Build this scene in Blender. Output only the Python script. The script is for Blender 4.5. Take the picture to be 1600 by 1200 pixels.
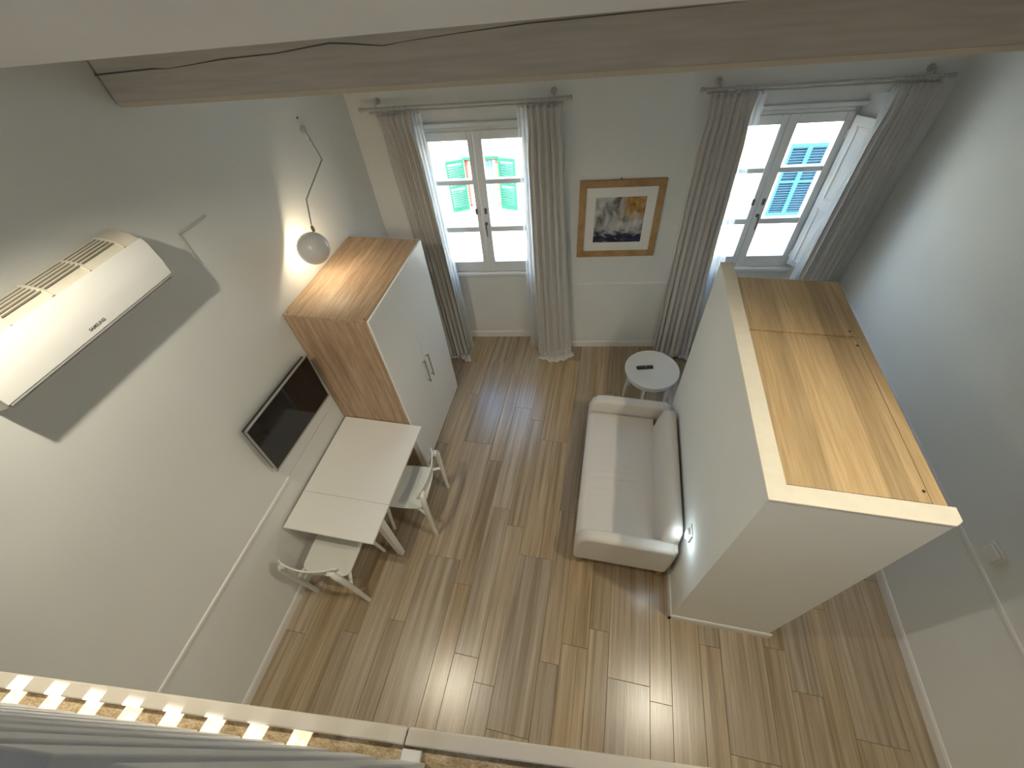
import bpy, bmesh, math, random
from mathutils import Vector, Matrix, Euler
random.seed(7)
for o_ in list(bpy.data.objects): bpy.data.objects.remove(o_, do_unlink=True)
SC = bpy.context.scene
COL = SC.collection
PI = math.pi

# ------------------------------------------------------------------ camera
CAM = (2.2936, -3.8013, 3.8751); YAW, PIT, ROLL, FPX = -0.2803, -0.8459, -0.1061, 662.99
cd = bpy.data.cameras.new('camera'); cam = bpy.data.objects.new('camera', cd); COL.objects.link(cam)
cd.sensor_fit = 'HORIZONTAL'; cd.sensor_width = 36.0; cd.lens = FPX / 1600 * 36.0
cd.clip_start = 0.02; cd.clip_end = 200
fw = Vector((math.sin(YAW) * math.cos(PIT), math.cos(YAW) * math.cos(PIT), math.sin(PIT)))
rt = Vector((math.cos(YAW), -math.sin(YAW), 0)); up = rt.cross(fw)
r2 = math.cos(ROLL) * rt + math.sin(ROLL) * up
u2 = -math.sin(ROLL) * rt + math.cos(ROLL) * up
cam.matrix_world = Matrix(((r2.x, u2.x, -fw.x, CAM[0]), (r2.y, u2.y, -fw.y, CAM[1]), (r2.z, u2.z, -fw.z, CAM[2]), (0, 0, 0, 1)))
SC.camera = cam

# ------------------------------------------------------------------ sky, sun, exposure
wd = bpy.data.worlds.new('world'); SC.world = wd; wd.use_nodes = True
nt = wd.node_tree; bg = nt.nodes['Background']
sky = nt.nodes.new('ShaderNodeTexSky'); sky.sky_type = 'NISHITA'; sky.sun_disc = False
SUN_D = Vector((0.15, 1.0, -1.19)).normalized()
sky.sun_elevation = math.asin(-SUN_D.z); sky.sun_rotation = math.atan2(-SUN_D.x, -SUN_D.y)
nt.links.new(sky.outputs[0], bg.inputs[0]); bg.inputs[1].default_value = 0.95
sd = bpy.data.lights.new('sun', 'SUN'); sd.energy = 6.4; sd.angle = 0.009; sd.color = (1.0, 0.97, 0.93)
sun = bpy.data.objects.new('sun', sd); COL.objects.link(sun)
sun.rotation_euler = SUN_D.to_track_quat('-Z', 'Y').to_euler(); sun.location = (0, -8, 12)
vs = SC.view_settings
vs.view_transform = 'Standard'; vs.look = 'None'; vs.gamma = 1.0; vs.use_curve_mapping = False
vs.exposure = 1.3

# ------------------------------------------------------------------ material helpers
MATS = {}
def new_mat(name):
    m = bpy.data.materials.new(name); m.use_nodes = True; MATS[name] = m
    return m, m.node_tree, m.node_tree.nodes['Principled BSDF']
def plain(name, col, rough=0.5, metal=0.0, spec=0.5, noise=0.0, nscale=30.0, bump=0.0):
    m, t, p = new_mat(name)
    p.inputs['Base Color'].default_value = (*col, 1); p.inputs['Roughness'].default_value = rough
    p.inputs['Metallic'].default_value = metal; p.inputs['Specular IOR Level'].default_value = spec
    if noise or bump:
        tc = t.nodes.new('ShaderNodeTexCoord'); n = t.nodes.new('ShaderNodeTexNoise')
        n.inputs['Scale'].default_value = nscale; n.inputs['Detail'].default_value = 4
        t.links.new(tc.outputs['Object'], n.inputs['Vector'])
        if noise:
            mx = t.nodes.new('ShaderNodeMix'); mx.data_type = 'RGBA'
            mx.inputs[6].default_value = (*[c * (1 - noise) for c in col], 1)
            mx.inputs[7].default_value = (*[min(1, c * (1 + noise)) for c in col], 1)
            t.links.new(n.outputs['Fac'], mx.inputs[0]); t.links.new(mx.outputs[2], p.inputs['Base Color'])
        if bump:
            b = t.nodes.new('ShaderNodeBump'); b.inputs['Strength'].default_value = bump; b.inputs['Distance'].default_value = 0.01
            t.links.new(n.outputs['Fac'], b.inputs['Height']); t.links.new(b.outputs['Normal'], p.inputs['Normal'])
    return m
def wood(name, c1, c2, c3, stretch=(14, 0.8, 14), rough=0.45, per_object=0.0, fine=0.35, axis_scale=1.0, spec=0.5):
    """long grain; stretch gives noise scale per axis (small = along the grain)"""
    m, t, p = new_mat(name); N = t.nodes.new; L = t.links.new
    tc = N('ShaderNodeTexCoord'); oi = N('ShaderNodeObjectInfo')
    ad = N('ShaderNodeVectorMath'); ad.operation = 'ADD'
    mu = N('ShaderNodeVectorMath'); mu.operation = 'SCALE'; mu.inputs[0].default_value = (17.3, 9.1, 5.7)
    L(oi.outputs['Random'], mu.inputs['Scale']); L(tc.outputs['Object'], ad.inputs[0]); L(mu.outputs[0], ad.inputs[1])
    mp = N('ShaderNodeMapping'); mp.inputs['Scale'].default_value = stretch; L(ad.outputs[0], mp.inputs[0])
    n1 = N('ShaderNodeTexNoise'); n1.inputs['Scale'].default_value = 1.0 * axis_scale; n1.inputs['Detail'].default_value = 5; n1.inputs['Distortion'].default_value = 0.6
    n2 = N('ShaderNodeTexNoise'); n2.inputs['Scale'].default_value = 5.5 * axis_scale; n2.inputs['Detail'].default_value = 3
    L(mp.outputs[0], n1.inputs[0]); L(mp.outputs[0], n2.inputs[0])
    cr = N('ShaderNodeValToRGB'); e = cr.color_ramp.elements
    e[0].position = 0.33; e[0].color = (*c1, 1); e[1].position = 0.68; e[1].color = (*c3, 1)
    k = e.new(0.5); k.color = (*c2, 1)
    L(n1.outputs['Fac'], cr.inputs[0])
    mx = N('ShaderNodeMix'); mx.data_type = 'RGBA'; mx.blend_type = 'MULTIPLY'
    r2_ = N('ShaderNodeMapRange'); r2_.inputs[1].default_value = 0.35; r2_.inputs[2].default_value = 0.65
    r2_.inputs[3].default_value = 1 - fine; r2_.inputs[4].default_value = 1.0
    L(n2.outputs['Fac'], r2_.inputs[0]); L(cr.outputs[0], mx.inputs[6]); L(r2_.outputs[0], mx.inputs[7]); mx.inputs[0].default_value = 1.0
    out = mx.outputs[2]
    if per_object:
        hs = N('ShaderNodeHueSaturation'); mr = N('ShaderNodeMapRange')
        mr.inputs[3].default_value = 1 - per_object; mr.inputs[4].default_value = 1 + per_object
        L(oi.outputs['Random'], mr.inputs[0]); L(mr.outputs[0], hs.inputs['Value'])
        m2 = N('ShaderNodeMath'); m2.operation = 'MULTIPLY'; m2.inputs[1].default_value = 7.31; L(oi.outputs['Random'], m2.inputs[0])
        m3 = N('ShaderNodeMath'); m3.operation = 'FRACT'; L(m2.outputs[0], m3.inputs[0])
        m4 = N('ShaderNodeMapRange'); m4.inputs[3].default_value = 0.78; m4.inputs[4].default_value = 1.12; L(m3.outputs[0], m4.inputs[0])
        L(m4.outputs[0], hs.inputs['Saturation']); L(out, hs.inputs['Color']); out = hs.outputs[0]
    L(out, p.inputs['Base Color']); p.inputs['Roughness'].default_value = rough; p.inputs['Specular IOR Level'].default_value = spec
    b = N('ShaderNodeBump'); b.inputs['Strength'].default_value = 0.08; b.inputs['Distance'].default_value = 0.004
    L(n2.outputs['Fac'], b.inputs['Height']); L(b.outputs['Normal'], p.inputs['Normal'])
    return m
plain('wall', (0.775, 0.785, 0.76), 0.9, spec=0.2, noise=0.03, nscale=2.5, bump=0.05)
plain('ceiling', (0.80, 0.80, 0.79), 0.9, spec=0.2, noise=0.02, nscale=6, bump=0.05)
plain('trim', (0.80, 0.79, 0.76), 0.45)
plain('rim_plaster', (0.83, 0.77, 0.64), 0.8, noise=0.08, nscale=14, bump=0.1)
plain('win_white', (0.82, 0.83, 0.82), 0.4)
plain('white_lacquer', (0.83, 0.82, 0.78), 0.32)
plain('white_door', (0.84, 0.84, 0.82), 0.38)
plain('white_frame', (0.78, 0.78, 0.74), 0.4)
plain('chair_white', (0.76, 0.76, 0.70), 0.38)
plain('ac_white', (0.83, 0.83, 0.81), 0.35)
plain('ac_cream', (0.72, 0.68, 0.58), 0.5)
plain('dark', (0.03, 0.03, 0.03), 0.6)
plain('slot', (0.28, 0.25, 0.20), 0.8)
plain('dark_grey', (0.12, 0.12, 0.12), 0.5)
plain('mid_grey', (0.35, 0.35, 0.35), 0.5)
plain('black_plastic', (0.012, 0.012, 0.014), 0.35)
plain('button', (0.5, 0.5, 0.5), 0.5)
plain('screen', (0.006, 0.006, 0.007), 0.08)
plain('silver', (0.42, 0.42, 0.40), 0.35, metal=0.6)
plain('steel', (0.35, 0.34, 0.33), 0.3, metal=0.9)
plain('brass', (0.35, 0.27, 0.14), 0.35, metal=0.8)
plain('rod_paint', (0.52, 0.51, 0.48), 0.5)
plain('sofa_fabric', (0.66, 0.62, 0.57), 0.95, spec=0.15, noise=0.05, nscale=160, bump=0.15)
plain('curtain', (0.64, 0.625, 0.595), 0.95, spec=0.1, noise=0.05, nscale=120, bump=0.1)
plain('lamp_shade', (0.62, 0.62, 0.60), 0.3)
plain('cable', (0.55, 0.55, 0.52), 0.5)
plain('picket', (0.74, 0.74, 0.74), 0.5, noise=0.04, nscale=12)
plain('ledge_paint', (0.58, 0.53, 0.45), 0.6, noise=0.06, nscale=10)
plain('beam_edge', (0.62, 0.57, 0.47), 0.8)
plain('facade', (0.86, 0.82, 0.72), 0.9, spec=0.1, noise=0.03, nscale=1.5)
plain('stone_trim', (0.70, 0.68, 0.62), 0.9, noise=0.05, nscale=6)
plain('green_shutter', (0.008, 0.115, 0.062), 0.55)
plain('shutter_gap', (0.008, 0.03, 0.055), 0.8)
plain('blue_shutter', (0.03, 0.125, 0.20), 0.55)
plain('red_frame', (0.33, 0.13, 0.09), 0.6)
plain('far_glass', (0.25, 0.40, 0.42), 0.1)
plain('street', (0.25, 0.24, 0.23), 0.9, noise=0.1, nscale=3)
plain('loft_board', (0.55, 0.55, 0.54), 0.7, noise=0.15, nscale=9)
plain('grout', (0.13, 0.10, 0.07), 0.9)
wood('floor_wood', (0.30, 0.212, 0.122), (0.42, 0.312, 0.19), (0.51, 0.395, 0.258), stretch=(26, 0.6, 26), rough=0.27, per_object=0.12, fine=0.2, spec=1.0)
wood('wardrobe_oak', (0.37, 0.238, 0.145), (0.48, 0.328, 0.21), (0.57, 0.41, 0.275), stretch=(34, 34, 1.6), rough=0.5, fine=0.24)
wood('wardrobe_top_oak', (0.37, 0.238, 0.145), (0.48, 0.328, 0.21), (0.57, 0.41, 0.275), stretch=(34, 1.6, 34), rough=0.5, fine=0.24)
wood('frame_oak', (0.34, 0.19, 0.07), (0.43, 0.26, 0.11), (0.50, 0.32, 0.15), stretch=(6, 6, 6), rough=0.5, fine=0.1)
wood('leg_wood', (0.30, 0.16, 0.06), (0.42, 0.25, 0.10), (0.5, 0.32, 0.15), stretch=(20, 20, 3), rough=0.5, fine=0.15)
wood('beam_wood', (0.62, 0.575, 0.515), (0.66, 0.615, 0.55), (0.69, 0.645, 0.58), stretch=(0.6, 9, 9), rough=0.8, fine=0.12)
wood('osb', (0.38, 0.27, 0.14), (0.55, 0.42, 0.25), (0.66, 0.53, 0.34), stretch=(22, 50, 30), rough=0.8, fine=0.4)

def closet_mat():
    m, t, p = new_mat('closet_oak'); N = t.nodes.new; L = t.links.new
    tc = N('ShaderNodeTexCoord'); sx = N('ShaderNodeSeparateXYZ'); L(tc.outputs['Object'], sx.inputs[0])
    dv = N('ShaderNodeMath'); dv.operation = 'DIVIDE'; dv.inputs[1].default_value = 0.105; L(sx.outputs[0], dv.inputs[0])
    fl = N('ShaderNodeMath'); fl.operation = 'FLOOR'; L(dv.outputs[0], fl.inputs[0])
    wn = N('ShaderNodeTexWhiteNoise'); wn.noise_dimensions = '1D'; L(fl.outputs[0], wn.inputs['W'])
    cb = N('ShaderNodeCombineXYZ'); L(wn.outputs['Value'], cb.inputs[2])
    sc = N('ShaderNodeVectorMath'); sc.operation = 'SCALE'; sc.inputs['Scale'].default_value = 9.0; L(cb.outputs[0], sc.inputs[0])
    ad = N('ShaderNodeVectorMath'); L(tc.outputs['Object'], ad.inputs[0]); L(sc.outputs[0], ad.inputs[1])
    mp = N('ShaderNodeMapping'); mp.inputs['Scale'].default_value = (45, 2.2, 3); L(ad.outputs[0], mp.inputs[0])
    n = N('ShaderNodeTexNoise'); n.inputs['Scale'].default_value = 1.5; n.inputs['Detail'].default_value = 4; L(mp.outputs[0], n.inputs[0])
    cr = N('ShaderNodeValToRGB'); e = cr.color_ramp.elements
    e[0].position = 0.3; e[0].color = (0.50, 0.335, 0.165, 1); e[1].position = 0.7; e[1].color = (0.65, 0.475, 0.265, 1); L(n.outputs[0], cr.inputs[0])
    hs = N('ShaderNodeHueSaturation'); mr = N('ShaderNodeMapRange'); mr.inputs[3].default_value = 0.80; mr.inputs[4].default_value = 1.12
    L(wn.outputs['Value'], mr.inputs[0]); L(mr.outputs[0], hs.inputs['Value']); L(cr.outputs[0], hs.inputs['Color'])
    L(hs.outputs[0], p.inputs['Base Color']); p.inputs['Roughness'].default_value = 0.42
closet_mat()

def glass_mat():
    m = bpy.data.materials.new('window_glass'); m.use_nodes = True; MATS['window_glass'] = m; t = m.node_tree
    t.nodes.remove(t.nodes['Principled BSDF']); N = t.nodes.new; L = t.links.new
    tr = N('ShaderNodeBsdfTransparent'); tr.inputs[0].default_value = (0.95, 0.98, 0.97, 1)
    gl = N('ShaderNodeBsdfGlossy'); gl.inputs['Roughness'].default_value = 0.02
    mx = N('ShaderNodeMixShader'); mx.inputs[0].default_value = 0.06
    L(tr.outputs[0], mx.inputs[1]); L(gl.outputs[0], mx.inputs[2]); L(mx.outputs[0], t.nodes['Material Output'].inputs[0])
glass_mat()
def sheer_mat():
    m = bpy.data.materials.new('sheer'); m.use_nodes = True; MATS['sheer'] = m; t = m.node_tree
    t.nodes.remove(t.nodes['Principled BSDF']); N = t.nodes.new; L = t.links.new
    tr = N('ShaderNodeBsdfTransparent'); df = N('ShaderNodeBsdfDiffuse'); df.inputs[0].default_value = (0.85, 0.86, 0.86, 1)
    tl = N('ShaderNodeBsdfTranslucent'); tl.inputs[0].default_value = (0.85, 0.87, 0.88, 1)
    m1 = N('ShaderNodeMixShader'); m1.inputs[0].default_value = 0.55; L(df.outputs[0], m1.inputs[1]); L(tl.outputs[0], m1.inputs[2])
    m2 = N('ShaderNodeMixShader'); m2.inputs[0].default_value = 0.62; L(tr.outputs[0], m2.inputs[1]); L(m1.outputs[0], m2.inputs[2])
    L(m2.outputs[0], t.nodes['Material Output'].inputs[0])
sheer_mat()
def emit_mat(name, col, s):
    m, t, p = new_mat(name); p.inputs['Emission Color'].default_value = (*col, 1); p.inputs['Emission Strength'].default_value = s
    p.inputs['Base Color'].default_value = (*col, 1)
emit_mat('bulb', (1.0, 0.82, 0.55), 12.0)
emit_mat('night_led', (0.75, 0.92, 1.0), 6.0)
def painting_mat():
    m, t, p = new_mat('painting'); N = t.nodes.new; L = t.links.new
    tc = N('ShaderNodeTexCoord'); sp = N('ShaderNodeSeparateXYZ'); L(tc.outputs['Object'], sp.inputs[0])
    def noise(s, d, sc):
        mp = N('ShaderNodeMapping'); mp.inputs['Scale'].default_value = sc; L(tc.outputs['Object'], mp.inputs[0])
        n = N('ShaderNodeTexNoise'); n.inputs['Scale'].default_value = s; n.inputs['Detail'].default_value = d; n.inputs['Distortion'].default_value = 0.8
        L(mp.outputs[0], n.inputs[0]); return n
    def ramp(src, stops):
        r = N('ShaderNodeValToRGB'); e = r.color_ramp.elements
        e[0].position, e[0].color = stops[0][0], (*stops[0][1], 1); e[1].position, e[1].color = stops[-1][0], (*stops[-1][1], 1)
        for q, c in stops[1:-1]:
            k = e.new(q); k.color = (*c, 1)
        L(src, r.inputs[0]); return r
    def mix(f, a, b):
        x = N('ShaderNodeMix'); x.data_type = 'RGBA'; L(f, x.inputs[0]); L(a, x.inputs[6]); L(b, x.inputs[7]); return x.outputs[2]
    def mrange(src, a, b):
        r = N('ShaderNodeMapRange'); r.inputs[1].default_value = a; r.inputs[2].default_value = b; L(src, r.inputs[0]); return r.outputs[0]
    def madd(a, b, k):
        r = N('ShaderNodeMath'); r.operation = 'MULTIPLY_ADD'; L(b, r.inputs[0]); r.inputs[1].default_value = k; L(a, r.inputs[2]); return r.outputs[0]
    n1 = noise(9, 5, (1, 1, 0.6)); n2 = noise(14, 6, (0.8, 1, 1.6)); n3 = noise(22, 4, (1, 1, 0.4))
    grey = ramp(n1.outputs[0], [(0.35, (0.12, 0.11, 0.09)), (0.5, (0.42, 0.43, 0.42)), (0.65, (0.66, 0.67, 0.66))]).outputs[0]
    och = ramp(n3.outputs[0], [(0.35, (0.30, 0.13, 0.04)), (0.5, (0.45, 0.26, 0.05)), (0.66, (0.50, 0.42, 0.25))]).outputs[0]
    navy = ramp(n2.outputs[0], [(0.42, (0.012, 0.015, 0.04)), (0.6, (0.05, 0.06, 0.11)), (0.7, (0.45, 0.46, 0.47))]).outputs[0]
    wx = madd(sp.outputs[0], n1.outputs[0], 0.22); wz = madd(sp.outputs[2], n2.outputs[0], 0.16)
    fo = N('ShaderNodeMath'); fo.operation = 'MULTIPLY'; L(mrange(wx, 0.10, 0.19), fo.inputs[0]); L(mrange(wz, 0.06, 0.16), fo.inputs[1])
    upper = mix(fo.outputs[0], grey, och)
    allc = mix(mrange(wz, -0.075, -0.03), navy, upper)
    L(allc, p.inputs['Base Color']); p.inputs['Roughness'].default_value = 0.6
painting_mat()

# ------------------------------------------------------------------ mesh helpers
def tagit(o, label=None, cat=None, group=None, kind=None):
    if label: o['label'] = label
    if cat: o['category'] = cat
    if group: o['group'] = group
    if kind: o['kind'] = kind
    return o
def bm_obj(name, bm, mat, parent=None, smooth=False, bevel=0.0, seg=2, loc=None, rz=None, ang=40):
    bmesh.ops.recalc_face_normals(bm, faces=bm.faces)
    me = bpy.data.meshes.new(name); bm.to_mesh(me); bm.free()
    me.materials.append(MATS[mat])
    o = bpy.data.objects.new(name, me); COL.objects.link(o)
    if parent: o.parent = parent
    if loc is not None: o.location = loc
    if rz is not None: o.rotation_euler = (0, 0, rz)
    if bevel:
        b = o.modifiers.new('bevel', 'BEVEL'); b.width = bevel; b.segments = seg; b.limit_method = 'ANGLE'; b.angle_limit = math.radians(35)
    if smooth or bevel:
        for f in me.polygons: f.use_smooth = True
        try: me.set_sharp_from_angle(angle=math.radians(ang))
        except Exception: pass
    return o
def box(bm, x0, x1, y0, y1, z0, z1, M=None):
    vs_ = [bm.verts.new(v) for v in ((x0, y0, z0), (x1, y0, z0), (x1, y1, z0), (x0, y1, z0), (x0, y0, z1), (x1, y0, z1), (x1, y1, z1), (x0, y1, z1))]
    for f in ((0, 3, 2, 1), (4, 5, 6, 7), (0, 1, 5, 4), (1, 2, 6, 5), (2, 3, 7, 6), (3, 0, 4, 7)): bm.faces.new([vs_[i] for i in f])
    if M is not None:
        for v in vs_: v.co = M @ v.co
    return vs_
def boxes(name, lst, mat, parent=None, **k):
    bm = bmesh.new()
    for b in lst: box(bm, *b)
    return bm_obj(name, bm, mat, parent, **k)
def prism(bm, pts, a0, a1, axis='y'):
    """closed 2-d outline extruded along an axis: for 'y' pts are (x,z); for 'x' (y,z); for 'z' (x,y)"""
    mk = {'y': lambda p, a: (p[0], a, p[1]), 'x': lambda p, a: (a, p[0], p[1]), 'z': lambda p, a: (p[0], p[1], a)}[axis]
    A = [bm.verts.new(mk(p, a0)) for p in pts]; B = [bm.verts.new(mk(p, a1)) for p in pts]
    n = len(pts); bm.faces.new(A); bm.faces.new(B[::-1])
    for i in range(n): bm.faces.new((A[i], B[i], B[(i + 1) % n], A[(i + 1) % n]))
def tube(bm, pts, rad, seg=12, cap=True, flat=1.0):
    pts = [Vector(p) for p in pts]; rads = rad if isinstance(rad, (list, tuple)) else [rad] * len(pts)
    rings = []; pu = None
    for i, p in enumerate(pts):
        d = (pts[min(i + 1, len(pts) - 1)] - pts[max(i - 1, 0)]).normalized()
        if pu is None:
            pu = d.cross(Vector((0, 0, 1)) if abs(d.z) < 0.9 else Vector((1, 0, 0))).normalized()
        else:
            pu = (pu - d * pu.dot(d)).normalized()
        w = d.cross(pu)
        rings.append([bm.verts.new(p + rads[i] * (math.cos(a) * pu + flat * math.sin(a) * w)) for a in (2 * PI * k / seg for k in range(seg))])
    for i in range(len(rings) - 1):
        for k in range(seg): bm.faces.new((rings[i][k], rings[i][(k + 1) % seg], rings[i + 1][(k + 1) % seg], rings[i + 1][k]))
    if cap: bm.faces.new(rings[0][::-1]); bm.faces.new(rings[-1])
def smooth_path(pts, n=6):
    """Catmull-Rom through the points"""
    P = [Vector(p) for p in pts]; P = [P[0] * 2 - P[1]] + P + [P[-1] * 2 - P[-2]]; out = []
    for i in range(1, len(P) - 2):
        for k in range(n):
            t = k / n; a, b, c, d = P[i - 1], P[i], P[i + 1], P[i + 2]
            out.append(0.5 * ((2 * b) + (c - a) * t + (2 * a - 5 * b + 4 * c - d) * t * t + (-a + 3 * b - 3 * c + d) * t ** 3))
    out.append(P[-2]); return out
def lathe(bm, prof, seg=32, M=None):
    rings = []
    for r, z in prof:
        if r < 1e-6: rings.append([bm.verts.new((0, 0, z))])
        else: rings.append([bm.verts.new((r * math.cos(2 * PI * k / seg), r * math.sin(2 * PI * k / seg), z)) for k in range(seg)])
    for a, b in zip(rings, rings[1:]):
        for k in range(seg):
            k2 = (k + 1) % seg
            if len(a) == 1 and len(b) == 1: continue
            if len(a) == 1: bm.faces.new((a[0], b[k2], b[k]))
            elif len(b) == 1: bm.faces.new((a[k], a[k2], b[0]))
            else: bm.faces.new((a[k], a[k2], b[k2], b[k]))
    if M is not None: bmesh.ops.transform(bm, matrix=M, verts=bm.verts)
def empty(name, label, cat, loc=(0, 0, 0), rz=0.0, group=None):
    o = bpy.data.objects.new(name, None); COL.objects.link(o); o.location = loc; o.rotation_euler = (0, 0, rz)
    return tagit(o, label, cat, group)
def copy_tree(o, parent=None):
    c = o.copy(); COL.objects.link(c)
    if parent is not None: c.parent = parent
    for ch in list(o.children): copy_tree(ch, c)
    return c

# window wall frame: y = SW*x ; local x along the wall, local y to the outside
SW = 0.129; TH = math.atan(SW); CT, ST = math.cos(TH), math.sin(TH)
def WL(x, o=0.0):
    """room x on the window wall with offset o (in y) -> local (lx, ly)"""
    y = SW * x + o
    return x * CT + y * ST, -x * ST + y * CT
def lx(x, o=0.0): return WL(x, o)[0]
W = 4.76; YB = -7.0
CEIL = 3.62; LOFT = 2.48

# ------------------------------------------------------------------ room shell
def struct(o): o['kind'] = 'structure'; return o
zc = lambda x, y: max(CEIL, CEIL + 0.3 * (-2.43 + 0.2 * x - y))
bm = bmesh.new()
prism(bm, [(0.25, 0), (YB, 0), (YB, 5.2), (-2.43, CEIL + 0.05), (0.25, CEIL + 0.05)], -0.15, 0.0, 'x')
struct(bm_obj('wall_left', bm, 'wall'))
bm = bmesh.new()
prism(bm, [(1.1, 0), (YB, 0), (YB, 5.5), (-1.48, CEIL + 0.05), (1.1, CEIL + 0.05)], W, W + 0.15, 'x')
struct(bm_obj('wall_right', bm, 'wall'))
struct(boxes('wall_back', [(-0.15, W + 0.15, YB - 0.15, YB, 0, 5.6)], 'wall'))
# window wall with two splayed niches, local frame
NICH = []
for xc in (0.98, 3.705):
    c = lx(xc, 0.2)
    NICH.append((c - 0.66, c + 0.66, c - 0.56, c + 0.56, c))
ZL = 2.70; ZS = 1.03; ZT = 2.545; D1 = 0.2 * CT
bm = bmesh.new()
edges = [-0.2] + [v for n in NICH for v in (n[0], n[1])] + [lx(W) + 0.25]
back = [-0.2] + [v for n in NICH for v in (n[2], n[3])] + [lx(W) + 0.25]
for i in (0, 2, 4):
    prism(bm, [(edges[i], 0), (edges[i + 1], 0), (back[i + 1], D1), (back[i + 1], D1 + .22), (back[i], D1 + .22), (back[i], D1)] if i == 2 else
          ([(edges[0], 0), (edges[1], 0), (back[1], D1), (back[1], D1 + .22), (back[0], D1 + .22)] if i == 0 else
           [(edges[4], 0), (edges[5], 0), (edges[5], D1 + .22), (back[4], D1 + .22), (back[4], D1)]), 0, CEIL + 0.3, 'z')
for n in NICH:
    prism(bm, [(n[0], 0), (n[1], 0), (n[3], D1), (n[2], D1)], ZL, CEIL + 0.3, 'z')
    box(bm, n[2], n[3], D1, D1 + 0.22, 0, ZS); box(bm, n[2], n[3], D1, D1 + 0.22, ZT, CEIL + 0.3)
struct(bm_obj('wall_window', bm, 'wall', rz=TH))
# ceiling: level over the window bay, then rising over the loft, with a roof-light opening
bm = bmesh.new()
def cv(x, y, dz=0): return bm.verts.new((x, y, CEIL + max(0, 0.3 * (-2.43 + 0.2 * x - y)) + dz))
HX0, HX1, HY0, HY1 = 0.35, 1.45, -6.2, -5.735
def quad(pts):
    lo = [cv(*p) for p in pts]; hi = [cv(*p, 0.12) for p in pts]
    bm.faces.new(lo); bm.faces.new(hi[::-1])
    for i in range(len(pts)): bm.faces.new((lo[i], hi[i], hi[(i + 1) % len(pts)], lo[(i + 1) % len(pts)]))
yl = lambda x: -2.43 + 0.2 * x
quad([(-.15, .45), (-.15, yl(-.15)), (W + .15, yl(W + .15)), (W + .15, 1.1)])
quad([(-.15, yl(-.15)), (-.15, YB), (HX0, YB), (HX0, yl(HX0))])
quad([(HX1, yl(HX1)), (HX1, YB), (W + .15, YB), (W + .15, yl(W + .15))])
quad([(HX0, yl(HX0)), (HX0, HY1), (HX1, HY1), (HX1, yl(HX1))])
quad([(HX0, HY0), (HX0, YB), (HX1, YB), (HX1, HY0)])
struct(bm_obj('ceiling', bm, 'ceiling'))
# ceiling beam along the window bay
bm = bmesh.new()
BO = -1.95
b0 = lx(0.0, BO) + 0.012 ; b1 = lx(W, BO)
by = BO * CT
prism(bm, [(by, CEIL), (by, 3.39), (by + 0.022, 3.368), (by + 0.24, 3.368), (by + 0.24, CEIL)], b0, b1 + 0.1, 'x')
beam = struct(bm_obj('trim_1', bm, 'beam_wood', rz=TH)); beam['label'] = 'greige painted timber ceiling beam with a long crack'
bm = bmesh.new()
prism(bm, [(by - 0.0015, 3.392), (by + 0.0205, 3.3665), (by + 0.024, 3.3665), (by + 0.001, 3.394)], b0, b1 + 0.1, 'x')
bm_obj('chamfer_edge', bm, 'beam_edge', beam)
# crack along the beam face
pts = []
for xx, zz in ((0.0, 3.50), (0.28, 3.507), (0.35, 3.503), (0.62, 3.522), (0.86, 3.528), (1.10, 3.548), (1.17, 3.543), (1.32, 3.527), (1.40, 3.535), (1.62, 3.548), (1.9, 3.562), (2.3, 3.57), (2.7, 3.575)):
    pts.append((lx(xx, BO), by - 0.0005, zz))
bm = bmesh.new(); tube(bm, pts, [0.0035, .003, .001, .0025, .002, .0028, .003, .002, .001, .0015, .0025, .002, .0005], 6)
bm_obj('crack', bm, 'dark_grey', beam)
# loft slab, edge board, chipboard strip, railing
RY = lambda x: -3.963 + 0.096 * (x - 1.081)
RA = math.atan(0.096)
bm = bmesh.new()
prism(bm, [(-.0, RY(0) + .01), (W, RY(W) + .01), (W, YB), (0, YB)], LOFT - 0.2, LOFT - 0.012, 'z')
struct(tagit(bm_obj('loft_floor', bm, 'loft_board'), 'loft floor slab'))
def railstrip(name, o0, o1, z0, z1, x0, x1, mat, parent=None, bevel=0.0):
    bm = bmesh.new(); prism(bm, [(x0, RY(x0) + o0), (x1, RY(x1) + o0), (x1, RY(x1) + o1), (x0, RY(x0) + o1)], z0, z1, 'z')
    return bm_obj(name, bm, mat, parent, bevel=bevel)
t2 = struct(railstrip('trim_2', 0.03, 0.067, LOFT - 0.22, LOFT + 0.02, 0, 1.925, 'ledge_paint', bevel=0.004)); t2['label'] = 'cream painted board along the loft edge'
t3 = struct(railstrip('trim_3', 0.03, 0.067, LOFT - 0.22, LOFT + 0.02, 1.928, W, 'ledge_paint', bevel=0.004)); t3['label'] = 'cream painted board along the loft edge, past the joint'
t4 = struct(railstrip('trim_4', -0.06, 0.03, LOFT - 0.012, LOFT, 0, W, 'osb')); t4['label'] = 'raw chipboard strip behind the loft edge board'
rail = empty('loft_railing', 'white painted wooden railing of square pickets along the loft edge', 'railing', (0, RY(0), LOFT), RA)
npk = 17
pm = None
for i in range(npk):
    s = (1.955 - 0.1245 * i) / math.cos(RA)
    if s < 0.03: break
    if pm is None:
        bm = bmesh.new(); box(bm, -.034, .034, 0, .02, 0, .93)
        pk = bm_obj('picket', bm, 'picket', rail, bevel=0.003); pm = pk.data
    else:
        pk = pk.copy(); COL.objects.link(pk)
    pk.location = (s, -.018, 0)
bm = bmesh.new(); box(bm, 0.0, 2.6, -.075, -.03, .86, .93); bm_obj('handrail', bm, 'picket', rail, bevel=0.005)
bm = bmesh.new(); box(bm, 1.935, 1.985, -.005, .024, 0, .012); bm_obj('base_block', bm, 'picket', rail, bevel=0.003)

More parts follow.
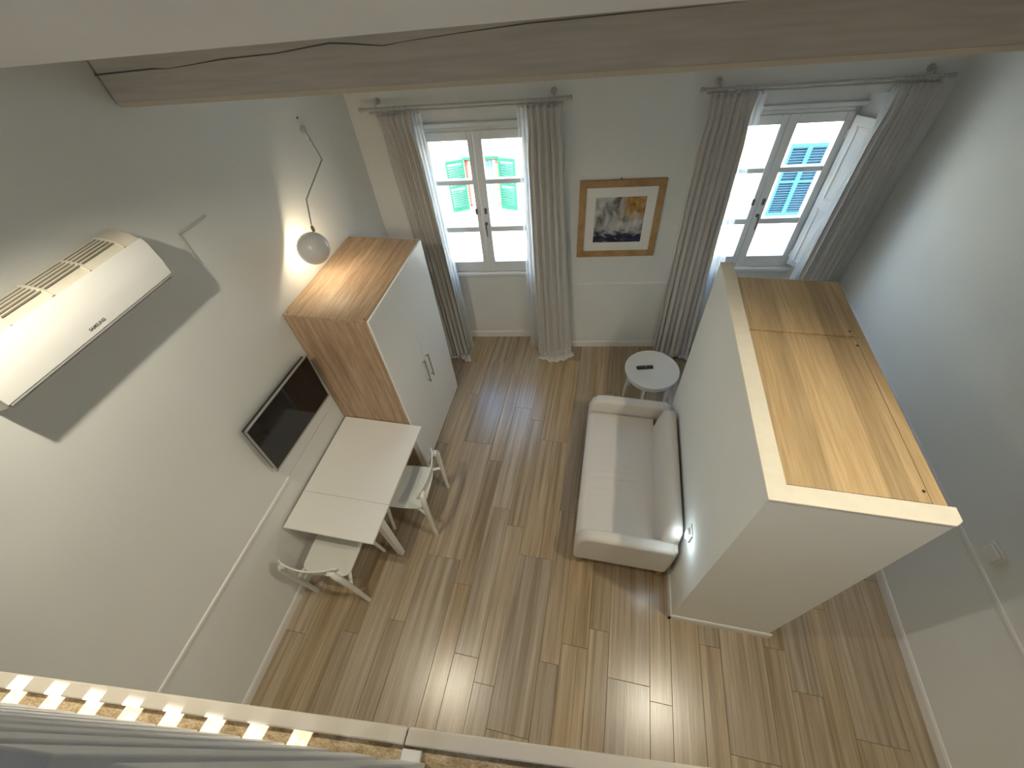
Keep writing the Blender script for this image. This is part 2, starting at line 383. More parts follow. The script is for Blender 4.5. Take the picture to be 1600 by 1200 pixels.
# baseboards and chair rails
BH = 0.092
bprof = lambda s: [(0, 0), (s * .012, 0), (s * .012, BH - .02), (s * .009, BH - .014), (s * .009, BH - .006), (s * .005, BH), (0, BH)]
bm = bmesh.new(); prism(bm, bprof(1), YB, -0.02, 'y'); struct(bm_obj('baseboard_left', bm, 'trim'))
bm = bmesh.new(); prism(bm, [(W + p[0], p[1]) for p in bprof(-1)], YB, 0.55, 'y'); struct(bm_obj('baseboard_right', bm, 'trim'))
segs = [(0.02, NICH[0][0]), (NICH[0][1], NICH[1][0]), (NICH[1][1], lx(W) - 0.02)]
bm = bmesh.new()
for a, b in segs: prism(bm, [(-p[0], p[1]) for p in bprof(1)], a, b, 'x')
for n in NICH: prism(bm, [(D1 - p[0], p[1]) for p in bprof(1)], n[2], n[3], 'x')
struct(bm_obj('baseboard_window', bm, 'trim', rz=TH))
HR = 0.963
rprof = lambda s: [(0, HR - .016), (s * .009, HR - .012), (s * .011, HR), (s * .009, HR + .012), (0, HR + .016)]
bm = bmesh.new(); prism(bm, rprof(1), YB, -1.765, 'y'); struct(bm_obj('chair_rail_left', bm, 'trim'))
bm = bmesh.new(); prism(bm, [(W + p[0], p[1]) for p in rprof(-1)], YB, 0.55, 'y'); struct(bm_obj('chair_rail_right', bm, 'trim'))
bm = bmesh.new()
prism(bm, [(-p[0], p[1]) for p in rprof(1)], NICH[0][1] + .05, NICH[1][0] - .05, 'x'); struct(bm_obj('chair_rail_window', bm, 'trim', rz=TH))

# ------------------------------------------------------------------ floor of mixed-width boards
FX = [(0.0, .19, -2.2), (.19, .485, -2.95), (.485, .63, -3.36), (.63, .838, -2.7), (.838, .985, -3.207), (.985, 1.305, -2.64), (1.305, 1.455, -2.832), (1.455, 1.655, -3.337),
      (1.655, 1.815, -3.49), (1.815, 2.12, -2.495), (2.12, 2.272, -3.265), (2.272, 2.48, -3.115), (2.48, 2.637, -2.97), (2.637, 2.944, -3.27), (2.944, 3.10, -3.355),
      (3.10, 3.314, -2.6), (3.314, 3.465, -2.923), (3.465, 3.78, -2.3), (3.78, 3.93, -2.85), (3.93, 4.135, -3.1), (4.135, 4.285, -2.5), (4.285, 4.6, -3.3), (4.6, 4.76, -2.2)]
floor = struct(boxes('floor', [(-.0, W, YB, 1.0, -0.1, -0.004)], 'grout'))
PLEN = 1.245
pcache = {}
for x0, x1, yj in FX:
    y = yj
    while y > YB: y -= PLEN
    while y < 0.9:
        a, b = max(y, YB), min(y + PLEN, SW * x1 + 0.19)
        y += PLEN
        if b - a < 0.05: continue
        key = (round(x1 - x0, 3), round(b - a, 3))
        if key not in pcache:
            w_, l_ = key; bm = bmesh.new(); g = 0.0011; c = 0.0012
            lo = [bm.verts.new(v) for v in ((g, g, -.006), (w_ - g, g, -.006), (w_ - g, l_ - g, -.006), (g, l_ - g, -.006))]
            mi = [bm.verts.new(v) for v in ((g, g, -c), (w_ - g, g, -c), (w_ - g, l_ - g, -c), (g, l_ - g, -c))]
            hi = [bm.verts.new(v) for v in ((g + c, g + c, 0), (w_ - g - c, g + c, 0), (w_ - g - c, l_ - g - c, 0), (g + c, l_ - g - c, 0))]
            bm.faces.new(hi)
            for A, B in ((lo, mi), (mi, hi)):
                for i in range(4): bm.faces.new((A[i], A[(i + 1) % 4], B[(i + 1) % 4], B[i]))
            o = bm_obj('floor_board', bm, 'floor_wood', floor); pcache[key] = o.data
        else:
            o = bpy.data.objects.new('floor_board', pcache[key]); COL.objects.link(o); o.parent = floor
        o.location = (x0, a, 0)

# ------------------------------------------------------------------ windows
def make_window(idx, n, right_scuro):
    c = n[4]; w = struct(bpy.data.objects.new('window_%d' % idx, None)); COL.objects.link(w); w.rotation_euler = (0, 0, TH)
    y0, y1 = D1 - .02, D1 + .05
    H = 0.525   # half width of the sashes
    boxes('window_frame', [(c - .56, c - H + .012, D1 - .005, D1 + .12, ZS, ZT), (c + H - .012, c + .56, D1 - .005, D1 + .12, ZS, ZT), (c - .56, c + .56, D1 - .005, D1 + .12, ZT - .022, ZT + .01), (c - .56, c + .56, D1 - .005, D1 + .12, ZS, ZS + .02)], 'win_white', w, bevel=0.003)
    boxes('window_sill', [(c - .58, c + .58, D1 - .06, D1 + .02, ZS - .035, ZS + .004)], 'win_white', w, bevel=0.006)
    boxes('head_moulding', [(c - .58, c + .58, D1 - .035, D1 - .0, ZT + .02, ZT + .055)], 'win_white', w, bevel=0.006)
    rows = [(1.165, 1.53), (1.588, 2.04), (2.085, 2.45)]
    for s, (xa, xb, ga, gb) in enumerate(((c - H, c - .003, c - .43, c - .055), (c + .003, c + H, c + .08, c + .455))):
        bars = [(xa, ga, y0, y1, ZS + .012, ZT - .018), (gb, xb, y0, y1, ZS + .012, ZT - .018)]
        zz = [ZS + .012] + [v for r in rows for v in r] + [ZT - .018]
        for i in range(0, 8, 2): bars.append((ga, gb, y0 + (.0 if i in (0, 6) else .008), y1 - .005, zz[i], zz[i + 1]))
        sash = boxes('sash', bars, 'win_white', w, bevel=0.004)
        for r in rows:
            boxes('pane', [(ga - .004, gb + .004, y0 + .034, y0 + .039, r[0] - .004, r[1] + .004)], 'window_glass', sash)
        for zc_ in (1.77,):
            hx = xb - .05 if s == 0 else xa + .04
            boxes('latch', [(hx - .012, hx + .012, y0 - .016, y0, zc_ - .03, zc_ + .03)], 'dark_grey', sash, bevel=0.004)
    bm = bmesh.new(); hx = c + .035
    lathe(bm, [(0, 0), (.018, 0), (.018, .012), (0, .014)], 16, Matrix.Translation((hx, y0, 1.63)) @ Matrix.Rotation(PI / 2, 4, 'X') @ Matrix.Scale(1.0, 4))
    tube(bm, [(hx, y0 - .012, 1.63), (hx, y0 - .04, 1.63), (hx, y0 - .045, 1.615), (hx + .004, y0 - .045, 1.50)], [.008, .008, .009, .006], 10)
    bm_obj('handle', bm, 'dark_grey', w, smooth=True)
    # inner panelled shutter, swung open into the room
    for s in ((1,) if right_scuro else (-1,)):
        hx = c + s * (H - .01)
        sh = bpy.data.objects.new('inner_shutter', None); COL.objects.link(sh); sh.parent = w; sh.location = (hx, y0 - .012, 0)
        sh.rotation_euler = (0, 0, -s * math.radians(50) if s > 0 else math.radians(180 + 50))
        bm = bmesh.new()
        for zz0, zz1 in ((ZS + .05, ZT - .04),): box(bm, 0.01, .25, -.012, .012, zz0, zz1)
        bm_obj('shutter_board', bm, 'win_white', sh, bevel=0.003)
        for zz0, zz1 in ((1.13, 1.72), (1.80, 2.43)):
            boxes('panel_moulding', [(.05, .22, -.016, .016, zz0, zz0 + .02), (.05, .22, -.016, .016, zz1 - .02, zz1), (.05, .07, -.016, .016, zz0, zz1), (.20, .22, -.016, .016, zz0, zz1)], 'win_white', sh, bevel=0.003)
        for zz in (1.2, 2.36):
            bm = bmesh.new(); tube(bm, [(0, 0, zz - .035), (0, 0, zz + .035)], .008, 10); bm_obj('hinge', bm, 'win_white', sh)
    return w
make_window(1, NICH[0], False); make_window(2, NICH[1], True)

# ------------------------------------------------------------------ facade across the street
FO = 8.0 * CT
fl = lambda x: lx(x, 8.0)
bm = bmesh.new()
g0, g1, gz0, gz1 = fl(-1.74), fl(-0.81), -1.98, -0.62
q0, q1, qz0, qz1 = fl(6.6), fl(7.47), -2.46, -0.62
xs = [-22, g0, g1, q0, q1, 26]
box(bm, -22, g0, FO, FO + .3, -11, 4.5); box(bm, g1, q0, FO, FO + .3, -11, 4.5); box(bm, q1, 26, FO, FO + .3, -11, 4.5)
for a, b, z0, z1 in ((g0, g1, gz0, gz1), (q0, q1, qz0, qz1)):
    box(bm, a, b, FO, FO + .3, -11, z0); box(bm, a, b, FO, FO + .3, z1, 4.5)
fac = tagit(bm_obj('facade', bm, 'facade', rz=TH), 'cream plastered house front across the street', 'building')
boxes('string_course', [(-22, fl(3.2), FO - .06, FO, -2.16, -2.08), (-22, fl(3.2), FO - .03, FO, -2.08, -2.05)], 'stone_trim', fac)
boxes('lower_cornice', [(fl(-2.0), fl(0.4), FO - .25, FO, -3.72, -3.62), (fl(-1.9), fl(0.3), FO - .14, FO, -3.62, -3.5)], 'stone_trim', fac)
boxes('wall_vent', [(fl(-.6), fl(-.36), FO - .02, FO, -.56, -.33)], 'mid_grey', fac)
def far_shutter(x0, rot, wd_, z0, z1, mat, s):
    sh = bpy.data.objects.new('louvred_shutter', None); COL.objects.link(sh); sh.parent = fac; sh.location = (x0, FO - .03, 0); sh.rotation_euler = (0, 0, rot)
    st = .055
    boxes('shutter_frame', [(0, st, -.02, .02, z0, z1), (wd_ - st, wd_, -.02, .02, z0, z1), (st, wd_ - st, -.02, .02, z1 - .08, z1), (st, wd_ - st, -.02, .02, z0, z0 + .09), (st, wd_ - st, -.02, .02, (z0 + z1) / 2 - .03, (z0 + z1) / 2 + .03)], mat, sh)
    k = 0; z = z0 + .12; first = None
    while z < z1 - .1:
        if abs(z - (z0 + z1) / 2) > .06:
            if first is None:
                bm = bmesh.new(); box(bm, st, wd_ - st, -.027, .027, -.004, .004, Matrix.Rotation(math.radians(-34 * s), 4, 'X')); first = o = bm_obj('slat', bm, mat, sh)
            else: o = first.copy(); COL.objects.link(o)
            o.location = (0, 0, z)
        z += .066
far_shutter(g0, math.radians(180 + 18), .50, gz0 - .02, gz1 + .02, 'green_shutter', 1)
far_shutter(g1, math.radians(-18), .50, gz0 - .02, gz1 + .02, 'green_shutter', -1)
hw = (q1 - q0) / 2 + .03
far_shutter(q0 - .03, 0, hw, qz0 - .02, qz1 + .02, 'blue_shutter', 1)
far_shutter(q0 - .03 + hw, 0, hw, qz0 - .02, qz1 + .02, 'blue_shutter', 1)
boxes('shutter_lintel', [(g0 - .03, g1 + .03, FO - .05, FO, gz1, gz1 + .06)], 'green_shutter', fac)
boxes('window_casing', [(g0, g0 + .09, FO + .1, FO + .16, gz0, gz1), (g1 - .09, g1, FO + .1, FO + .16, gz0, gz1), (g0, g1, FO + .1, FO + .16, gz1 - .09, gz1), (g0, g1, FO + .1, FO + .16, gz0, gz0 + .07)], 'red_frame', fac)
boxes('window_casing', [(g0 + .09, g0 + .15, FO + .12, FO + .18, gz0, gz1), (g1 - .15, g1 - .09, FO + .12, FO + .18, gz0, gz1), ((g0 + g1) / 2 - .05, (g0 + g1) / 2 + .05, FO + .12, FO + .18, gz0, gz1)], 'win_white', fac)
boxes('pane', [(g0, g1, FO + .2, FO + .21, gz0, gz1)], 'far_glass', fac)
bm = bmesh.new()
for i in range(7): tube(bm, [(g0 + .18 + i * .095, FO + .05, gz0 + .0), (g0 + .18 + i * .095, FO + .05, gz1)], .009, 6)
bm_obj('window_bars', bm, 'blue_shutter', fac)
boxes('back_panel', [(q0, q1, FO + .05, FO + .06, qz0, qz1)], 'shutter_gap', fac)
struct(boxes('street_ground', [(-22, 26, 0.6, 30, -9.2, -9.0)], 'street', rz=TH))

# ------------------------------------------------------------------ curtains
ZR = 2.812
def curtain_rod(x0, x1, label):
    a, b = lx(x0, -.08), lx(x1, -.08); yf = -.085; yb = -.045
    r = empty('curtain_rod', label, 'curtain rod', (0, 0, 0), TH)
    bm = bmesh.new(); tube(bm, [(a, yf, ZR), (b, yf, ZR)], .011, 14); bm_obj('front_pole', bm, 'rod_paint', r, smooth=True)
    bm = bmesh.new(); tube(bm, [(a + .03, yb, ZR - .035), (b - .03, yb, ZR - .035)], .008, 12); bm_obj('back_pole', bm, 'rod_paint', r, smooth=True)
    for s, e in ((-1, a), (1, b)):
        bm = bmesh.new(); lathe(bm, [(0, -.012), (.014, -.012), (.016, 0), (.011, .006), (.017, .016), (.019, .026), (.014, .036), (0, .04)], 18, Matrix.Translation((e, yf, ZR)) @ Matrix.Rotation(s * PI / 2, 4, 'Y'))
        bm_obj('finial', bm, 'rod_paint', r, smooth=True)
    for e in (a + .11, b - .11):
        bm = bmesh.new(); tube(bm, smooth_path([(e, 0, ZR + .035), (e, -.03, ZR + .05), (e, -.06, ZR + .03), (e, yf, ZR - .012)], 5), .007, 8)
        lathe_m = Matrix.Translation((e, -.004, ZR + .035)) @ Matrix.Rotation(PI / 2, 4, 'X')
        b2 = bmesh.new(); lathe(b2, [(0, -.004), (.026, -.004), (.026, .004), (0, .006)], 18, lathe_m)
        bm_obj('bracket_arm', bm, 'rod_paint', r, smooth=True); bm_obj('wall_plate', b2, 'rod_paint', r)
    return r
curtain_rod(.176, 1.868, 'double curtain rod above the window beside the wardrobe')
curtain_rod(2.918, 4.634, 'double curtain rod above the window behind the partition')

def curtain(x0, x1, xb0, xb1, ob0, ob1, nf, label, cat='curtain', sheer=False, amp=.028, seed=1, rings=True, otop=-.083, puddle=.10, xm=None, group=None):
    """pleated cloth from the pole to the floor; x.. along the wall, o.. distance off the wall (negative = into the room)"""
    rnd = random.Random(seed)
    nu = nf * 10; H = ZR - .045 - (0.02 if sheer else 0); nv = 36
    ph = [rnd.uniform(-.5, .5) for _ in range(nf + 2)]; am = [rnd.uniform(.7, 1.3) for _ in range(nf + 2)]
    bm = bmesh.new(); g = []
    def pos(s, v):
        # v: 0 top .. 1 floor line, >1 lies on the floor
        vv = min(v, 1.0); s = s + .028 * math.sin(2 * PI * s * 1.5 + seed) * math.sin(PI * s)
        e = vv ** 1.15
        xa = x0 + (xb0 - x0) * e; xz = x1 + (xb1 - x1) * e
        gather = 1 - .10 * math.exp(-((vv - .06) / .05) ** 2) 
        cx_ = (xa + xz) / 2; x = cx_ + (s - .5) * (xz - xa) * gather
        k = s * nf; i = int(min(k, nf - 1e-6))
        A = amp * (0.65 + .5 * vv) * am[i] * (1 - .65 * min(1.0, max(0.0, v - 1) * 12))
        if vv < .07: A *= .75 + .25 * vv / .07
        f = math.sin(2 * PI * k + ph[i] * vv * 1.2)
        o = otop + (ob0 + (ob1 - ob0) * s - otop) * (vv ** 2.2) + A * f
        x += .35 * A * math.sin(4 * PI * k + ph[i + 1] * 3 * vv)
        z = H * (1 - vv) + .006
        if v > 1: 
            d = (v - 1)
            o -= d * puddle * 10 * (1 + .5 * math.sin(5 * s + seed)); x += d * .5 * (s - .35) ; z = .006 + .012 * (1 + math.sin(2 * PI * k * .5 + seed)) * (1 - abs(d * 10 - .5)) + .004 * math.cos(9 * s)
        l_ = WL(x, 0)[0]; return Vector((l_, o * CT, max(z, .004)))
    vals = [i / nv for i in range(nv + 1)] + ([1.015, 1.03, 1.05, 1.075, 1.1] if puddle else [])
    for v in vals: g.append([bm.verts.new(pos(j / nu, v)) for j in range(nu + 1)])
    for a, b in zip(g, g[1:]):
        for j in range(nu): bm.faces.new((a[j], a[j + 1], b[j + 1], b[j]))
    c = empty('sheer_curtain' if sheer else 'curtain', label, cat, (0, 0, 0), TH, group)
    cl = bm_obj('cloth', bm, 'sheer' if sheer else 'curtain', c, smooth=True, ang=180)
    if not sheer:
        so = cl.modifiers.new('thick', 'SOLIDIFY'); so.thickness = .003
        # stitched pinch-pleat heading
        bm = bmesh.new()
        for k in range(nf):
            p = pos((k + .25) / nf, 0.012); q = pos((k + .25) / nf, 0.055)
            tube(bm, [p + Vector((0, -.004, .012)), (p + q) / 2 + Vector((0, -.008, 0)), q + Vector((0, -.002, 0))], [.008, .010, .005], 8)
        bm_obj('pinch_pleats', bm, 'curtain', c, smooth=True)
    if rings:
        rm = None
        for k in range(nf):
            p = pos((k + .25) / nf, 0)
            if rm is None:
                bm = bmesh.new(); cp = [(0, .019 * math.cos(t), .019 * math.sin(t)) for t in (2 * PI * i / 16 for i in range(17))]
                tube(bm, cp, .0032, 6, cap=False); o = bm_obj('ring', bm, 'rod_paint', c, smooth=True); rm = o.data
            else:
                o = bpy.data.objects.new('ring', rm); COL.objects.link(o); o.parent = c
            yy, zz = (-.045, ZR - .043) if sheer else (-.085, ZR - .008)
            o.location = (p.x, yy, zz); o.rotation_euler = (0, 0, rnd.uniform(-.3, .3))
    return c
curtain(.26, .565, .40, .68, -.20, -.15, 6, 'greige pinch-pleat curtain hanging beside the white wardrobe', seed=3)
curtain(1.52, 1.815, 1.57, 1.98, -.20, -.12, 5, 'greige pinch-pleat curtain between the window and the framed picture', seed=5)
curtain(2.96, 3.32, 2.99, 3.40, -.12, -.20, 7, 'greige pinch-pleat curtain falling behind the round side table', seed=8)
curtain(4.305, 4.615, 4.26, 4.63, -.14, -.14, 7, 'greige pinch-pleat curtain in the corner beyond the oak-topped closets', seed=11)
curtain(.54, .64, .62, .72, -.045, -.05, 3, 'thin white sheer gathered beside the wardrobe-side curtain', 'sheer curtain', True, .012, 13, True, -.045, 0)
curtain(1.44, 1.56, 1.46, 1.60, -.045, -.05, 3, 'thin white sheer gathered next to the curtain near the picture', 'sheer curtain', True, .012, 17, True, -.045, 0)
curtain(3.14, 3.40, 3.18, 3.62, -.045, -.06, 5, 'thin white sheer hanging above the end of the partition', 'sheer curtain', True, .014, 19, True, -.045, 0)
curtain(4.29, 4.37, 4.19, 4.29, -.045, -.05, 4, 'thin white sheer gathered beside the open inner shutter', 'sheer curtain', True, .012, 23, True, -.045, 0)
# thin battens on the wall beside the curtains
for x, z0, z1, lab in ((1.85, 1.1, 2.415, 'thin white vertical batten on the wall between the picture and the wardrobe-side window'), (2.985, 1.1, 2.415, 'thin white vertical batten on the wall between the picture and the partition-side window')):
    bm = bmesh.new(); box(bm, lx(x) - .008, lx(x) + .008, -.02, 0, z0, z1); box(bm, lx(x) - .011, lx(x) + .011, -.024, 0, z1 - .02, z1)
    tagit(bm_obj('wall_batten', bm, 'trim', rz=TH, bevel=.003), lab, 'batten')

# ------------------------------------------------------------------ partition with built-in closets
HP = 2.085
bm = bmesh.new()
prism(bm, [(3.10, -2.775), (3.80, -2.775), (3.83, -2.75), (3.83, -2.69), (3.186, -2.69), (3.186, -.937), (3.10, -.937)], 0, HP - .012, 'z')
part = struct(bm_obj('wall_partition', bm, 'wall'))
bm = bmesh.new()
prism(bm, [(3.098, -2.777), (3.802, -2.777), (3.832, -2.752), (3.832, -2.689), (3.187, -2.689), (3.187, -.935), (3.098, -.935)], HP - .012, HP, 'z')
bm_obj('plaster_rim', bm, 'rim_plaster', part, bevel=.004)
bm = bmesh.new(); prism(bm, [(3.10 - p[0], p[1]) for p in bprof(1)], -2.787, -.937, 'y'); prism(bm, [(-2.775 - p[0], p[1]) for p in bprof(1)], 3.088, 3.825, 'x')
struct(bm_obj('baseboard_partition', bm, 'trim'))
def closet(y0, y1, label, holes):
    c = empty('built_in_closet', label, 'wardrobe', (3.19, y0, 0))
    d = y1 - y0; w_ = .628
    boxes('carcass', [(0, w_ - .02, 0, d, 0.0, HP - .045)], 'white_door', c)
    boxes('top_panel', [(0, w_ - .055, .012, d - .012, HP - .045, HP - .02)], 'closet_oak', c, bevel=.001)
    boxes('edge_strip', [(w_ - .053, w_, 0, d, HP - .045, HP - .019)], 'closet_oak', c, bevel=.001)
    boxes('end_strip', [(0, w_ - .055, d - .011, d, HP - .045, HP - .019)], 'closet_oak', c, bevel=.001)
    nd = 2 if d > .8 else 1
    for i in range(nd):
        dr = boxes('door', [(w_ - .018, w_, i * d / nd + .002, (i + 1) * d / nd - .002, .06, HP - .05)], 'white_door', c, bevel=.002)
        yy = (d / nd + (-.05 if i == 0 else .05)) if nd == 2 else .06
        boxes('handle', [(w_, w_ + .025, yy - .006, yy + .006, .9, 1.1)], 'steel', dr, bevel=.003)
    bm = bmesh.new()
    for hx, hy in holes: lathe_m = Matrix.Translation((hx - 3.19, hy - y0, HP - .0195)); b2 = bmesh.new(); lathe(b2, [(0, 0), (.007, 0), (.007, .0008), (0, .0008)], 12, lathe_m); me = bpy.data.meshes.new('t'); b2.to_mesh(me); b2.free(); bm.from_mesh(me)
    bm_obj('screw_hole', bm, 'dark', c)
    return c
closet(-1.632, -1.08, 'short oak-topped closet behind the partition, at its window end', [(3.75, -1.58)])
closet(-2.687, -1.636, 'long oak-topped closet behind the partition, at its open end', [(3.755, -1.70), (3.75, -2.62)])

# plug-in night light on the partition
nl = empty('night_light', 'small glowing plug-in light on the partition above the sofa arm', 'night light', (3.10, -2.405, .80))
boxes('socket_plate', [(-.008, 0, -.045, .045, -.06, .06)], 'white_frame', nl, bevel=.003)
boxes('light_body', [(-.03, -.008, -.025, .025, -.045, .03)], 'white_frame', nl, bevel=.005)
boxes('lens', [(-.027, -.010, -.02, .02, -.056, -.045)], 'night_led', nl)
boxes('dark_edge', [(-.012, -.002, -.05, -.046, -.05, .05)], 'dark_grey', nl)
ld = bpy.data.lights.new('night_light_glow', 'POINT'); ld.energy = 0.4; ld.color = (0.72, 0.9, 1.0); ld.shadow_soft_size = .03
lo = bpy.data.objects.new('night_light_glow', ld); COL.objects.link(lo); lo.parent = nl; lo.location = (-.085, -.045, .0)

# wall switch on the right wall
sw = empty('wall_switch', 'white switch box above the chair rail, across the passage from the closets', 'switch', (W, -2.365, 1.105))
boxes('plate', [(-.012, 0, -.06, .06, -.055, .055)], 'white_frame', sw, bevel=.004)
boxes('rocker', [(-.03, -.012, -.045, .045, -.042, .042)], 'white_frame', sw, bevel=.01)

# ------------------------------------------------------------------ wardrobe
XW, Y1, Y2, HW = .70, -1.758, -.654, 1.984
wr = empty('wardrobe', 'oak-sided wardrobe with two white doors under the globe lamp', 'wardrobe', (0, Y1, 0))
d = Y2 - Y1
boxes('side_panel', [(.004, XW - .02, 0, .02, 0, HW - .022)], 'wardrobe_oak', wr, bevel=.001)
boxes('side_panel', [(.004, XW - .02, d - .02, d, 0, HW - .022)], 'wardrobe_oak', wr, bevel=.001)
boxes('top_panel', [(.004, XW - .02, 0, d, HW - .022, HW)], 'wardrobe_top_oak', wr, bevel=.001)
boxes('back_panel', [(.004, .01, .02, d - .02, .02, HW - .022)], 'white_door', wr)
boxes('plinth', [(.02, XW - .05, .02, d - .02, 0, .05)], 'dark_grey', wr)
bm = bmesh.new()
for hx, hy in ((.03, .03), (XW - .045, .025), (XW - .045, d - .03), (.03, d - .03)):
    b2 = bmesh.new(); lathe(b2, [(0, 0), (.006, 0), (.006, .001), (0, .001)], 12, Matrix.Translation((hx, hy, HW))); me = bpy.data.meshes.new('t'); b2.to_mesh(me); b2.free(); bm.from_mesh(me)
bm_obj('cam_cap', bm, 'dark', wr)
for a, b, hy in ((0.001, d / 2 - .0015, d / 2 - .04), (d / 2 + .0015, d - .001, d / 2 + .05)):
    dr = boxes('door', [(XW - .018, XW, a, b, .025, HW - .002)], 'white_door', wr, bevel=.0015)
    bm = bmesh.new()
    tube(bm, [(XW + .028, hy, .78), (XW + .028, hy, 1.075)], .006, 10)
    for zz in (.80, 1.055): tube(bm, [(XW - .001, hy, zz), (XW + .028, hy, zz)], .005, 8)
    bm_obj('bar_handle', bm, 'steel', dr, smooth=True)

# ------------------------------------------------------------------ television
tv = empty('television', 'black flat television with silver bezel on the wall above the table', 'television', (0.0, -2.232, 1.44))
tv.rotation_euler = (math.radians(-2.6), math.radians(0), 0)
hw_, hh = .387, .236
boxes('back_shell', [(.045, .085, -hw_ + .01, hw_ - .01, -hh + .01, hh - .01)], 'black_plastic', tv, bevel=.01)
boxes('bezel', [(.08, .098, -hw_, hw_, -hh, -hh + .016), (.08, .098, -hw_, hw_, hh - .01, hh), (.08, .098, -hw_, -hw_ + .01, -hh, hh), (.08, .098, hw_ - .01, hw_, -hh, hh)], 'silver', tv, bevel=.002)
boxes('display', [(.082, .094, -hw_ + .008, hw_ - .008, -hh + .014, hh - .008)], 'screen', tv)
boxes('wall_mount', [(0.002, .046, -.1, .1, -.1, .1)], 'dark_grey', tv)

# ------------------------------------------------------------------ table
TX0, TX1, TY0, TY1, TZ = .03, .80, -2.868, -1.765, .75
tb = empty('drop_leaf_table', 'white rectangular table with a folding end leaf beside the wardrobe', 'table', (0, TY0, 0))
L1 = TY1 - TY0; hy = -2.5475 - TY0
boxes('tabletop', [(TX0, TX1, hy + .001, L1, TZ - .022, TZ)], 'white_lacquer', tb, bevel=.002)
boxes('leaf', [(TX0, TX1, 0, hy - .001, TZ - .022, TZ)], 'white_lacquer', tb, bevel=.002)
boxes('apron', [(TX0 + .05, TX1 - .05, .21, L1 - .06, TZ - .10, TZ - .022)], 'white_frame', tb)
for xx, yy in ((TX1 - .085, .165), (TX0 + .02, .165), (TX1 - .085, L1 - .12), (TX0 + .02, L1 - .12)):
    bm = bmesh.new(); v = box(bm, xx, xx + .065, yy, yy + .06, 0, TZ - .022)
    for q in v[:4]: q.co.x = (q.co.x - xx - .0325) * .8 + xx + .0325; q.co.y = (q.co.y - yy - .03) * .75 + yy + .03
    bm_obj('leg', bm, 'white_frame', tb, bevel=.004)

# ------------------------------------------------------------------ chairs
def make_chair():
    c = empty('chair', '', 'chair')
    # seat: flat front, rounded back, slightly dished
    bm = bmesh.new(); out = []
    for i in range(13):
        a = PI + PI * i / 12; ca, sa = math.cos(a), math.sin(a); out.append((.208 * math.copysign(abs(ca) ** .6, ca), -.125 + .07 * math.copysign(abs(sa) ** .85, sa)))
    out = [(-.205, .20), (-.212, .02)] + out + [(.212, .02), (.205, .20)]
    top = [bm.verts.new((x, y, .452)) for x, y in out]; bot = [bm.verts.new((x * .97, y * .97, .434)) for x, y in out]
    ci = bm.verts.new((0, .02, .444)); cb = bm.verts.new((0, .02, .432)); n = len(out)
    for i in range(n):
        j = (i + 1) % n
        bm.faces.new((top[i], top[j], ci)); bm.faces.new((bot[j], bot[i], cb)); bm.faces.new((top[j], top[i], bot[i], bot[j]))
    bm_obj('seat', bm, 'chair_white', c, bevel=.004, ang=50)
    # bent backrest plate
    bm = bmesh.new(); NB = 24; rows = []
    for zi, (z, dy) in enumerate(((.655, .006), (.70, .0), (.745, -.008), (.782, -.016))):
        r = []
        for i in range(NB + 1):
            t = -1 + 2 * i / NB; w_ = .236 - (.02 if zi in (0, 3) else 0) * abs(t) ** 6
            r.append(Vector((w_ * t, -.252 + .052 * t * t + dy, z - .012 * (t * t) * (1 if zi == 3 else (-1 if zi == 0 else 0)))))
        rows.append(r)
    F = [[bm.verts.new(p + Vector((0, .006, 0))) for p in r] for r in rows]; B = [[bm.verts.new(p - Vector((0, .006, 0))) for p in r] for r in rows]
    for G in (F, B):
        for a, b in zip(G, G[1:]):
            for i in range(NB): bm.faces.new((a[i], a[i + 1], b[i + 1], b[i]))
    for i in range(NB):
        for k in (0, 3): bm.faces.new((F[k][i], F[k][i + 1], B[k][i + 1], B[k][i]))
    for k in range(3):
        for i in (0, NB): bm.faces.new((F[k][i], F[k + 1][i], B[k + 1][i], B[k][i]))
    bm_obj('backrest', bm, 'chair_white', c, bevel=.002, ang=60)
    for s in (-1, 1):
        bm = bmesh.new()
        tube(bm, smooth_path([(s * .246, -.222, 0), (s * .245, -.230, .25), (s * .242, -.240, .5), (s * .238, -.244, .62), (s * .226, -.246, .68), (s * .203, -.240, .718), (s * .168, -.244, .722)], 6), [.0185] * 6 + [.021] * 6 + [.0235] * 6 + [.0245] * 6 + [.0235] * 6 + [.018] * 6 + [.011], 14)
        bm_obj('leg', bm, 'chair_white', c, smooth=True)
        bm = bmesh.new()
        tube(bm, smooth_path([(s * .225, .20, 0), (s * .205, .18, .25), (s * .18, .165, .41), (s * .14, .15, .436)], 5), [.016] * 5 + [.019] * 5 + [.020] * 5 + [.016], 12)
        bm_obj('leg', bm, 'chair_white', c, smooth=True)
        bm = bmesh.new(); tube(bm, [(s * .235, -.225, .40), (s * .17, -.10, .43), (s * .15, .12, .434)], [.014, .015, .012], 10); bm_obj('side_rail', bm, 'chair_white', c, smooth=True)
    return c
ch = make_chair(); ch.location = (.362, -2.888, 0); ch.rotation_euler = (0, 0, math.radians(2))
tagit(ch, 'white chair tucked in at the folding end of the table', 'chair', 'chairs at the table')
ch2 = copy_tree(ch); ch2.location = (.775, -2.225, 0); ch2.rotation_euler = (0, 0, math.radians(94.7))
tagit(ch2, 'white chair at the long side of the table, facing the wall', 'chair', 'chairs at the table')

